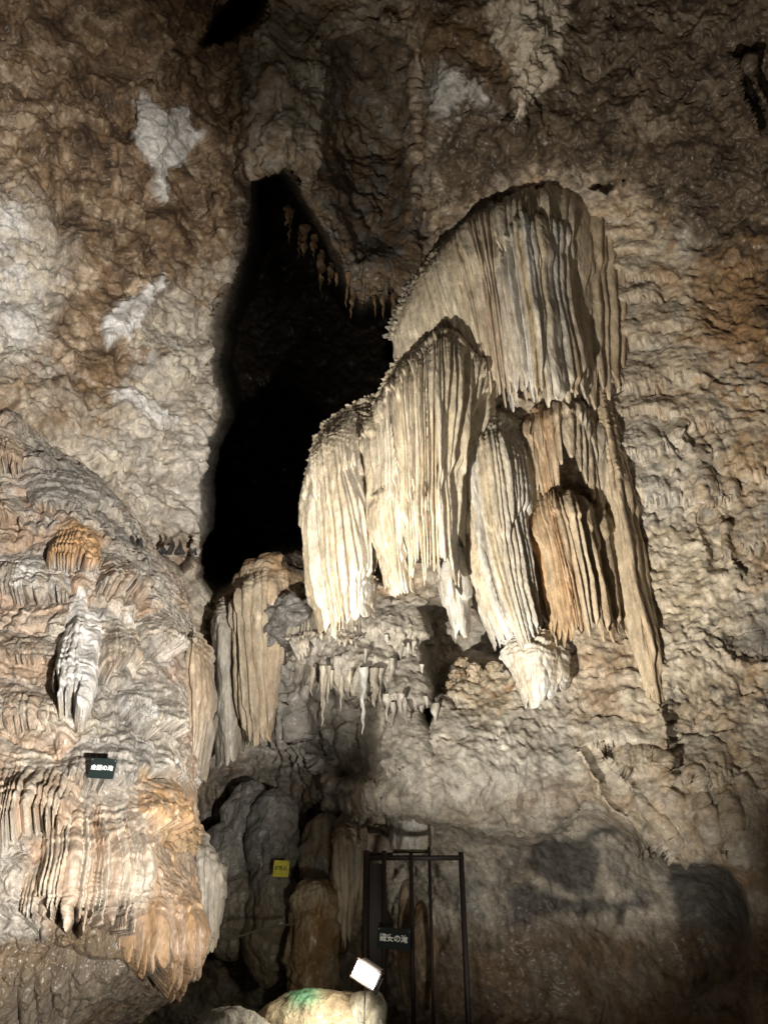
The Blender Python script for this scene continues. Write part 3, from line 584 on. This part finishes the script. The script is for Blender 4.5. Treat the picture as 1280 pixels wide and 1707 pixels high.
for k in range(len(tongues)):                      # keep each tongue in one piece
    m = tid == k
    if not m.any(): continue
    r, c = np.where(m); r0, r1_, c0, c1_ = r.min(), r.max()+1, c.min(), c.max()+1
    sub = m[r0:r1_, c0:c1_]; g = np.zeros_like(sub); q0 = np.argmin((r-np.median(r))**2+(c-np.median(c))**2); g[r[q0]-r0, c[q0]-c0] = True
    while True:
        n_ = g.copy(); n_[1:] |= g[:-1]; n_[:-1] |= g[1:]; n_[:, 1:] |= n_[:, :-1].copy(); n_[:, :-1] |= n_[:, 1:].copy(); n_ &= sub
        if n_.sum() == g.sum(): break
        g = n_
    t_ = tid[r0:r1_, c0:c1_]; t_[sub & ~g] = -1
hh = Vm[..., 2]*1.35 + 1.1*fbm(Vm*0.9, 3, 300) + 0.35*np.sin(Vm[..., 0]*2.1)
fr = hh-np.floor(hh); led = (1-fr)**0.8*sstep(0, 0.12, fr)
rbm = np.abs(np.sin(math.pi*(Vm[..., 0]*5.5+1.6*noise(Vm*np.array([1.4, 1.4, .4]), 303))))**0.7
hh2 = Vm[..., 2]*5.5 + 1.8*fbm(Vm*2.6, 3, 310); fr2 = hh2-np.floor(hh2); scal_m = (1-fr2)*sstep(0, .2, fr2)
off = 1-.75*(tid >= 0)
edge = 1-.75*sstep(.62, .72, s)
dm = hd+edge*off*(0.09*(led-.4)+0.06*(rbm-.4)*sstep(.05, .5, 1-fr))+0.045*scal_m*(.35+.65*off)+0.13*fbm(Vm*0.8, 3, 320)+(0.03+.05*off)*fbm(Vm*np.array([4.5, 4.5, 3]), 4, 330, .6)+.022*fbm(Vm*14, 3, 335)
Vm = Vm+Nm*dm[..., None]
k1 = sstep(-.2, .25, fbm(Vm*np.array([1.5, 1.5, .8]), 4, 350)); k2 = sstep(-.1, .35, fbm(Vm*3.2, 3, 360)); k3 = sstep(.05, .4, fbm(Vm*np.array([.8, .8, .5]), 3, 370))
k4 = sstep(.0, .35, fbm(Vm*6, 4, 375, .65))
Cm = mix(mix(PALE*.75, col(.42, .30, .21), k1[..., None]), WHITE*.72, (k2*.55)[..., None])
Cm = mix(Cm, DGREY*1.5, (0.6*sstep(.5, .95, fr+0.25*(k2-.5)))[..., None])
mx_, my_ = bx_, by_; mn = 22*fbm(Vm*2.2, 4, 390, .6)
def mpatch(poly, c, soft, st):
    global Cm
    m = sstep(-soft*.5, soft*.5, sdf(poly, mx_+mn, my_+mn*.7))*st
    Cm = mix(Cm, c, m[..., None])
PO = mix(col(.50, .34, .22), PALE*.8, k2[..., None])
mpatch([(20,700),(150,790),(230,890),(300,990),(270,1010),(170,900),(60,830)], mix(DGREY*1.6, PALE*.7, k2[..., None]), 25, .85)
mpatch([(-400,1000),(110,1000),(120,1230),(-400,1230)], mix(PALE*.78, col(.46,.34,.24), k1[..., None]), 40, .7)
mpatch([(110,1230),(240,1220),(260,1330),(180,1390),(100,1330)], mix(GREY, DGREY*1.8, k2[..., None]), 30, .8)
mpatch([(130,1130),(250,1080),(310,1250),(230,1290)], mix(DGREY*1.5, PALE*.7, k2[..., None]), 30, .75)
mpatch([(225,1290),(300,1300),(335,1400),(320,1470),(225,1440)], mix(ORANGE*.95, col(.5,.36,.2), k1[..., None]), 20, .85)
mpatch([(-400,1230),(130,1230),(160,1380),(120,1500),(-400,1480)], PO, 40, .7)
mpatch([(-400,1540),(345,1540),(345,1760),(-400,1900)], mix(TAN*.30, col(.15,.105,.06), k1[..., None]), 40, .95)
mpatch([(-400,1390),(50,1400),(70,1560),(-400,1620)], GREY*1.1, 30, .8)
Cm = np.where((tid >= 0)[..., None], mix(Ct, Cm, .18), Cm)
Cm = mix(Cm, Cm*.55, (.5*k4)[..., None]); Cm = mix(Cm, np.minimum(Cm*1.4, .8), (.5*k3*k2)[..., None])
# one mesh per tongue, cut out of the same continuous surface so that they stay fused to the body
def part_from(name, mask, mat):
    nt_, ns_ = mask.shape; idx = np.arange(nt_*ns_).reshape(nt_, ns_)
    fm = mask[:-1, :-1]
    q = np.stack([idx[:-1, :-1], idx[1:, :-1], idx[1:, 1:], idx[:-1, 1:]], -1)[fm]
    used, inv = np.unique(q, return_inverse=True); q = inv.reshape(-1, 4)
    me = bpy.data.meshes.new(name); me.vertices.add(len(used)); me.vertices.foreach_set('co', Vm.reshape(-1, 3)[used].astype(np.float32).ravel())
    me.loops.add(q.size); me.loops.foreach_set('vertex_index', q.ravel().astype(np.int32)); me.polygons.add(len(q))
    me.polygons.foreach_set('loop_start', np.arange(0, q.size, 4, dtype=np.int32)); me.polygons.foreach_set('use_smooth', np.ones(len(q), bool)); me.update(calc_edges=True)
    a = me.color_attributes.new('Col', 'FLOAT_COLOR', 'POINT'); cc = np.ones((len(used), 4), np.float32); cc[:, :3] = np.clip(Cm.reshape(-1, 3)[used], .004, .9); a.data.foreach_set('color', cc.ravel())
    NG = Nrm.reshape(-1, 3)[used]; me.normals_split_custom_set_from_vertices(NG.astype(np.float32))
    me.materials.append(mat); o = bpy.data.objects.new(name, me); C.objects.link(o); o.parent = mound
du_ = np.gradient(Vm, axis=1); dv_ = np.gradient(Vm, axis=0); Nrm = np.cross(dv_, du_); Nrm /= np.linalg.norm(Nrm, axis=-1, keepdims=True)+1e-9
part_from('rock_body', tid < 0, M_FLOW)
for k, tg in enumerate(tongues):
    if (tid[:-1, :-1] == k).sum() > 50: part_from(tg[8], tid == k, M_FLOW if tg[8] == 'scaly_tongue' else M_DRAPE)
# the hanging pale column right of the mound, and grey curtain below it
o = drape('hanging_column', [[(298,1075,9.4),(326,1045,9.0),(354,1085,9.4)], [(298,1110,8.9),(326,1090,8.5),(356,1115,8.9)], [(300,1210,8.8),(328,1210,8.45),(355,1215,8.8)], [(308,1330,8.9),(320,1342,8.6),(340,1312,8.9)]],
      6, bulge=.25, amp=.07, tip=.06, seed=80, c1=GREY*1.05, c2=TAN*.9); tag(o, 'tall grey-tan hanging stone column between the left mound and the black hollow', 'stalactite')
o = drape('grey_curtain', [[(305,1440,9.4),(335,1385,9.0),(372,1440,9.4)], [(305,1490,8.8),(340,1440,8.4),(376,1480,8.8)], [(308,1560,8.8),(340,1550,8.4),(368,1550,8.8)], [(310,1630,8.9),(328,1628,8.6),(358,1590,8.9)]],
      8, bulge=.3, amp=.07, tip=.12, seed=81, c1=GREY*1.1, c2=PALE*.8, cap=.04); tag(o, 'pale grey stone curtain hanging right of the lower end of the mound', 'drapery')

# ------------------------------------------------------------------ stalactites
def stalactite(name, base, length, rad, seed, color=PALE*.85, lean=(0, 0), up=False, n=14, m=26, parent=None):
    a = np.linspace(0, 2*math.pi, n, endpoint=False); tt = np.linspace(0, 1, m)
    A_, T2 = np.meshgrid(a, tt)
    rr = rad*((1-T2)**0.75*0.9+0.06+0.13*np.sin(T2*9+seed)*(1-T2))
    rr[-1] *= 0.1
    dz = T2*length*(1 if up else -1)
    V_ = np.stack([np.cos(A_)*rr+lean[0]*T2*length, np.sin(A_)*rr+lean[1]*T2*length, dz+(-0.05 if up else 0.05)], -1)
    V_ += (noise((V_+seed)*6, seed)[..., None])*rad*0.7
    Cc = mix(color, color*.65, sstep(-.2, .3, noise(V_*np.array([5, 5, 3])+seed, seed+2))[..., None])
    o = grid_obj(name, V_ if up else V_[:, ::-1], Cc, M_DRAPE, parent, wrap=True); o.location = base
    return o
ORD = 'first second third fourth fifth sixth seventh eighth ninth tenth eleventh twelfth thirteenth fourteenth fifteenth sixteenth'.split()
def fringe(n, x0, y0, x1, y1, Y, lmin, lmax, rad, color, label, group, jy=6, seed=0, jY=.25):
    rnd = random.Random(seed)
    for k in range(n):
        f = (k+rnd.random()*.8)/n; x = x0+(x1-x0)*f; y = y0+(y1-y0)*f+rnd.uniform(-jy, jy)
        o = stalactite('stalactite', tuple(P(x, y, Y+rnd.uniform(-jY, jY))), rnd.uniform(lmin, lmax), rad*rnd.uniform(.7, 1.4), seed*50+k, color*rnd.uniform(.8, 1.1), (rnd.uniform(-.04, .04), 0))
        tag(o, label % ORD[k], 'stalactite', group)
fringe(8, 560, 455, 662, 500, 11.6, .12, 1.1, .05, BROWN*.75, '%s from left of the thin dim stalactites on the roof edge above the hollow', 'stalactites over the black hollow', seed=1, jY=.4)
fringe(7, 470, 330, 560, 450, 14.5, .6, 1.9, .09, BROWN*.8, '%s from the left of the long faint stalactites inside the black hollow', 'stalactites inside the black hollow', seed=2, jY=1.2)
fringe(11, 520, 1118, 640, 1125, 10.75, .15, .62, .045, PALE*.9, '%s from left of the short pale stalactites under the middle shelf', 'stalactites of the middle shelf', seed=3)
fringe(10, 590, 1070, 710, 1095, 10.75, .12, .38, .04, GREY*1.2, '%s from the left of the small grey stalactites below the lobed drapery', 'small stalactites below the lobe', seed=4, jy=25)
fringe(8, 640, 1150, 730, 1190, 10.55, .15, .4, .05, GREY*1.15, '%s from the left of the stubby grey stalactites left of the coral rock', 'stubby stalactites of the shelf front', seed=5, jy=22)
o = stalactite('stalactite', tuple(P(606, 1118, 10.5)), .95, .06, 91, WHITE*.9); tag(o, 'longest pale stalactite at the right end of the middle shelf fringe', 'stalactite')
for k, (x, y, ln) in enumerate([(540, 1130, .75), (537, 1190, .8)]):
    if k == 0:
        o = stalactite('stalactite', tuple(P(x, y, 10.7)), ln, .05, 95, PALE); tag(o, 'thin straight stalactite in the middle of the shelf fringe', 'stalactite')
# black broken stumps on the small ledge
for k, (x, hgt) in enumerate([(222, .16), (236, .13), (268, .09), (276, .12), (284, .26), (297, .2), (303, .24), (325, .1)]):
    y = 905 if x < 250 else 918
    o = stalactite('stalagmite', tuple(P(x, y, 9.7 if x > 250 else 8.8)), hgt, .045, 120+k, DGREY*.35, (random.uniform(-.2, .2), 0), up=True)
    tag(o, '%s from left of the small black stumps on the ledge above the mound' % ORD[k], 'stalagmite', 'black stumps on the ledge')

# ------------------------------------------------------------------ coral rock, block, columns, recess
# coral lumps in the pocket
coral = empty('coral_rock', 'knobbly yellow-brown coral-like rock in the pocket beneath the pendant', 'rock')
rr_ = random.Random(5)
for k in range(26):
    x = rr_.uniform(752, 868); y = rr_.uniform(1100, 1195); 
    if y < 1120 and x < 770: continue
    blob('knob', tuple(P(x, y, rr_.uniform(10.75, 11.1))), (rr_.uniform(.07, .14), .12, rr_.uniform(.06, .12)), coral, CREAM*rr_.uniform(.45, .85), ORANGE*.45 if k % 3 == 0 else TAN, seed=400+k, amp=.42, freq=11, n=44)
blk = blob('pale_block', tuple(P(686, 1386, 11.2)), (.30, .3, .30), None, WHITE*.85, PALE*.8, seed=41, amp=.08, freq=4, sq=.45); tag(blk, 'pale squarish block of rock perched above the iron gate', 'rock')
GC = 'dim stone columns of the lower recess'
for (nm, x, y, Y, rx, rz, c1, c2, seed, lab, ribs) in [
    ('stone_column', 412, 1372, 11.7, .34, .55, GREY*.75, GREY*.45, 51, 'dark grey bulging column left of the yellow sign', 6),
    ('stone_column', 452, 1395, 11.5, .36, .62, GREY*.6, DGREY, 52, 'dark grey column carrying the yellow sign', 5),
    ('stone_column', 452, 1525, 11.4, .32, .8, GREY*.6, TAN*.45, 53, 'broad dim column below the yellow sign', 5),
    ('stone_column', 375, 1430, 11.6, .34, .45, GREY*.7, DGREY, 54, 'rounded dim grey column next to the grey curtain', 5),
    ('stone_column', 540, 1440, 11.7, .34, .65, TAN*.7, GREY*.5, 55, 'dim tan column right of the yellow sign', 7),
    ('stone_column', 388, 1520, 11.6, .36, .55, GREY*.7, TAN*.5, 56, 'dim grey stump below the rounded grey column', 5),
    ('stone_column', 582, 1440, 11.6, .26, .75, TAN*.85, TAN*.5, 57, 'tan fluted column just left of the iron gate', 8)]:
    o = blob(nm, tuple(P(x, y, Y)), (rx, rx, rz), None, c1, c2, seed=seed, amp=.16, freq=2.6, ribs=ribs, n=110); tag(o, lab, 'stone column', GC)
o = drape('fluted_drapery', [[(550,1395,11.5),(572,1375,11.2),(600,1395,11.5)], [(552,1420,11.1),(574,1410,10.9),(600,1420,11.1)], [(556,1490,11.1),(575,1490,10.9),(594,1490,11.1)], [(570,1585,11.1),(577,1588,11.0),(583,1580,11.1)]],
      5, bulge=.22, amp=.08, tip=.12, seed=82, c1=TAN, c2=PALE*.7); tag(o, 'thin tan fluted drapery tapering to a point just left of the gate', 'drapery')
o = blob('stalagmite_stump', tuple(P(522, 1575, 10.9)), (.32, .32, .75), None, CREAM*.75, ORANGE*.5, seed=58, amp=.20, freq=3.5, sq=.6, n=120); tag(o, 'knobbly yellow-brown stalagmite stump left of the glowing lamp', 'stalagmite')
o = blob('red_column', tuple(P(706, 1590, 11.3)), (.19, .19, .62), None, TAN*.8, ORANGE*.45, seed=59, amp=.12, freq=4, n=90, tilt=-.03); tag(o, 'reddish brown rounded stone column behind the iron gate', 'stalagmite')
o = blob('thin_column', tuple(P(676, 1570, 11.6)), (.11, .11, .75), None, TAN*.8, ORANGE*.4, seed=61, amp=.14, freq=4, n=70); tag(o, 'slim reddish column behind the middle bars of the gate', 'stalagmite')
o = blob('lit_rock', tuple(P(532, 1716, 8.9)), (.68, .4, .34), None, CREAM*1.0, TAN, seed=62, amp=.10, freq=3.2, n=130); tag(o, 'yellow-lit rock with a green algae stain in front of the lamp', 'rock')
me = o.data; ca = me.color_attributes['Col']; nv = len(me.vertices)
co = np.empty(nv*3, np.float32); me.vertices.foreach_get('co', co); co = co.reshape(-1, 3)
cc = np.empty(nv*4, np.float32); ca.data.foreach_get('color', cc); cc = cc.reshape(-1, 4)
gm = sstep(.14, .30, co[:, 2]+.06*noise(co*5, 7))*(1-sstep(.05, .3, np.abs(co[:, 0]+.18)))*.8
cc[:, :3] = mix(cc[:, :3], np.array([.12, .42, .25]), gm[:, None]); ca.data.foreach_set('color', cc.ravel())
o = blob('white_rock', tuple(P(612, 1716, 8.75)), (.19, .22, .32), None, WHITE*1.1, PALE, seed=63, amp=.12, freq=5, n=90, sq=.6); tag(o, 'white-lit rock with a cable running down it below the lamp', 'rock')
o = blob('shadow_rock', tuple(P(385, 1745, 8.3)), (.40, .4, .30), None, GREY*.9, DGREY, seed=64, amp=.14, freq=3.4, n=90); tag(o, 'dim grey rock at the bottom edge left of the yellow-lit rock', 'rock')

# ------------------------------------------------------------------ signs
def box(name, size, mat, parent=None, loc=(0, 0, 0), rot=(0, 0, 0), bev=0.004):
    import bmesh
    bm = bmesh.new(); bmesh.ops.create_cube(bm, size=1)
    for v in bm.verts: v.co = Vector((v.co.x*size[0], v.co.y*size[1], v.co.z*size[2]))
    if bev: bmesh.ops.bevel(bm, geom=bm.edges[:], offset=min(bev, min(size)*.3), segments=2, affect='EDGES')
    me = bpy.data.meshes.new(name); bm.to_mesh(me); bm.free(); me.materials.append(mat)
    o = bpy.data.objects.new(name, me); C.objects.link(o); o.location = loc; o.rotation_euler = rot
    if parent: o.parent = parent
    return o
def text(name, body, size, mat, parent, loc, sx=1.0, ext=0.002):
    cu = bpy.data.curves.new(name, 'FONT'); cu.body = body; cu.size = size; cu.align_x = 'CENTER'; cu.align_y = 'CENTER'; cu.extrude = ext; cu.offset = size*0.022
    tmp = bpy.data.objects.new(name+'_tmp', cu); C.objects.link(tmp)
    bpy.context.view_layer.update()
    me = bpy.data.meshes.new_from_object(tmp.evaluated_get(bpy.context.evaluated_depsgraph_get())); me.name = name
    bpy.data.objects.remove(tmp); me.materials.clear(); me.materials.append(mat)
    o = bpy.data.objects.new(name, me); C.objects.link(o); o.parent = parent; o.location = loc; o.rotation_euler = (R(90), 0, 0); o.scale = (sx, 1, 1)
    return o
M_BOLT = plain('dull_steel', (.25, .24, .22), .5, .6)
M_GREEN = plain('green_sign_paint', (.001, .010, .009), .8); M_WLET = plain('white_lettering', (.85, .87, .85), .5, mott=.03)
M_YEL = plain('yellow_sign_paint', (.62, .55, .05), .5); M_BLET = plain('dark_lettering', (.12, .11, .02), .5, mott=.03)
M_IRON = plain('dark_iron', (.030, .022, .020), .6, .3); M_RUST = plain('rusty_iron', (.10, .07, .035), .7, .2); M_CABLE = plain('black_rubber', (.012, .012, .012), .5)
def sign(name, label, px, py, Y, wpx, hpx, body, mats, tsize, rot, group=None):
    c = P(px, py, Y); sc = (Y/(math.cos(PITCH)-((853.5-py)/F)*math.sin(PITCH)))/F
    wd, hg = wpx*sc, hpx*sc/ (math.cos(PITCH)*.9+.1)
    e = empty(name, label, 'sign', group, tuple(c)); e.rotation_euler = rot
    box('board', (wd, .02, hg), mats[0], e)
    text('lettering', body, tsize*wd, mats[1], e, (0, -.0125, 0))
    for sx in (-1, 1): box('bolt', (.012, .012, .012), M_BOLT, e, (sx*wd*.45, -.013, hg*.40), bev=.003)
    return e
_vx, _vy = project(Vm); _j = np.argmin(((_vx-171)**2+(_vy-1281)**2)+1e4*(s > .85)); SY = float(Vm.reshape(-1, 3)[np.where(((_vx-171)**2+(_vy-1281)**2 < 30**2).ravel() & (s < .85).ravel())[0], 1].min())-.02
sign('cave_sign', 'small dark green sign with white characters on the grey left mound', 171, 1281, SY, 42, 29, '金龍の滝', (M_GREEN, M_WLET), .215, (R(-8), R(3), R(6)))
sign('cave_sign', 'wide dark green sign with white characters hung on the iron gate', 656, 1565, 9.9, 56, 28, '龍安の滝', (M_GREEN, M_WLET), .21, (R(-4), R(5), 0))
sign('warning_sign', 'small yellow square sign with dark characters on a dim stone column', 469, 1448, 10.95, 26, 22, '鍾乳石', (M_YEL, M_BLET), .27, (0, R(2), 0))

# ------------------------------------------------------------------ iron gate
gate = empty('iron_gate', 'dark iron barred gate closing the passage below the shelf', 'gate', loc=tuple(P(690, 1700, 10.2)))
def tube(name, a, b, r, mat, parent=None, n=12):
    a, b = Vector(a), Vector(b); d = b-a; L_ = d.length
    import bmesh
    bm = bmesh.new(); bmesh.ops.create_cone(bm, cap_ends=True, segments=n, radius1=r, radius2=r, depth=L_)
    for f in bm.faces: f.smooth = len(f.verts) == 4
    me = bpy.data.meshes.new(name); bm.to_mesh(me); bm.free(); me.materials.append(mat)
    o = bpy.data.objects.new(name, me); C.objects.link(o)
    o.rotation_mode = 'QUATERNION'; o.rotation_quaternion = d.to_track_quat('Z', 'Y'); o.location = (a+b)/2
    if parent:
        o.parent = parent; o.location = o.location-parent.location
    return o
GY = 10.2
def gp(px, py, Y=GY): return P(px, py, Y)
def bar(nm, x, ytop, r, mat=M_IRON, Y=GY):
    a = gp(x, ytop, Y); tube(nm, (a[0], a[1], -.6), tuple(a), r, mat, gate)
bar('post', 611, 1418, .042); bar('post', 768, 1420, .034)
bar('bar', 640, 1418, .030, Y=GY-.05); bar('bar', 685, 1422, .026, Y=GY-.05); bar('bar', 715, 1412, .020, Y=GY+.05)
for (x0, x1, y, r, mt, Yo) in [(611, 768, 1430, .030, M_IRON, 0), (655, 716, 1419, .022, M_RUST, .12), (611, 655, 1424, .024, M_IRON, .05)]:
    tube('rail', tuple(gp(x0, y, GY+Yo)), tuple(gp(x1, y, GY+Yo)), r, mt, gate)
a = gp(625, 1600); box('door_sheet', (.19, .012, 1.9), M_IRON, gate, tuple(np.array(gp(626, 1435))+np.array([0, .02, -.98])-np.array(gate.location)), (0, 0, 0))

# ------------------------------------------------------------------ the lit floodlight in view
M_GLOW = plain('lamp_lens', (.9, .9, .9), .3, emit=(1.0, .98, .94), es=14)
lp = P(610, 1624, 8.2)
lamp = empty('floodlight', 'glowing white floodlight beside the bottom of the gate', 'floodlight', loc=tuple(lp)); lamp.rotation_euler = (R(4), R(28), R(-14))
box('housing', (.25, .14, .16), M_IRON, lamp, (0, .10, 0), bev=.02)
box('lens', (.235, .02, .14), M_GLOW, lamp, (0, -.01, 0), bev=.03)
box('bracket', (.30, .03, .02), M_IRON, lamp, (0, .10, -.115))
for sx in (-1, 1): box('bracket_arm', (.015, .03, .16), M_IRON, lamp, (sx*.14, .10, -.05))
box('lens_frame', (.26, .03, .018), M_IRON, lamp, (0, -.005, .079)); box('lens_frame', (.26, .03, .018), M_IRON, lamp, (0, -.005, -.079))
for k in range(5): box('cooling_fin', (.22, .05, .006), M_IRON, lamp, (0, .18, -.06+k*.03))
spot('floodlight_beam', tuple(lp+np.array([-.05, -.12, .05])), tuple(P(520, 1735, 8.9)), 95, 130, .6, (1.0, .92, .70), .1)
point('floodlight_spill', tuple(lp+np.array([.05, -.12, .1])), 20, (1.0, .95, .85), .08)
# cables
def cable(name, pts, r, mat, label, cat):
    pts = np.array(pts); tt = np.linspace(0, 1, 60); c = cr(pts, tt)
    cu = bpy.data.curves.new(name, 'CURVE'); cu.dimensions = '3D'; cu.bevel_depth = r; cu.bevel_resolution = 3
    sp = cu.splines.new('POLY'); sp.points.add(59)
    for k in range(60): sp.points[k].co = (*c[k], 1)
    cu.materials.append(mat); t0 = bpy.data.objects.new(name+'_tmp', cu); C.objects.link(t0); bpy.context.view_layer.update()
    me = bpy.data.meshes.new_from_object(t0.evaluated_get(bpy.context.evaluated_depsgraph_get())); bpy.data.objects.remove(t0)
    o = bpy.data.objects.new(name, me); C.objects.link(o); return tag(o, label, cat)
cable('power_cable', [P(609, 1636, 8.25), P(608, 1668, 8.35), P(607, 1700, 8.3), P(607, 1760, 8.2)], .008, M_CABLE, 'thin black cable running down the white-lit rock below the lamp', 'cable')
cable('guide_rope', [P(335, 1572, 10.2), P(390, 1563, 10.2), P(440, 1548, 10.3), P(490, 1540, 10.5)], .012, plain('grey_rope', (.07, .065, .055), .8), 'faint grey guide rope strung across the dark recess, lower left of centre', 'rope')
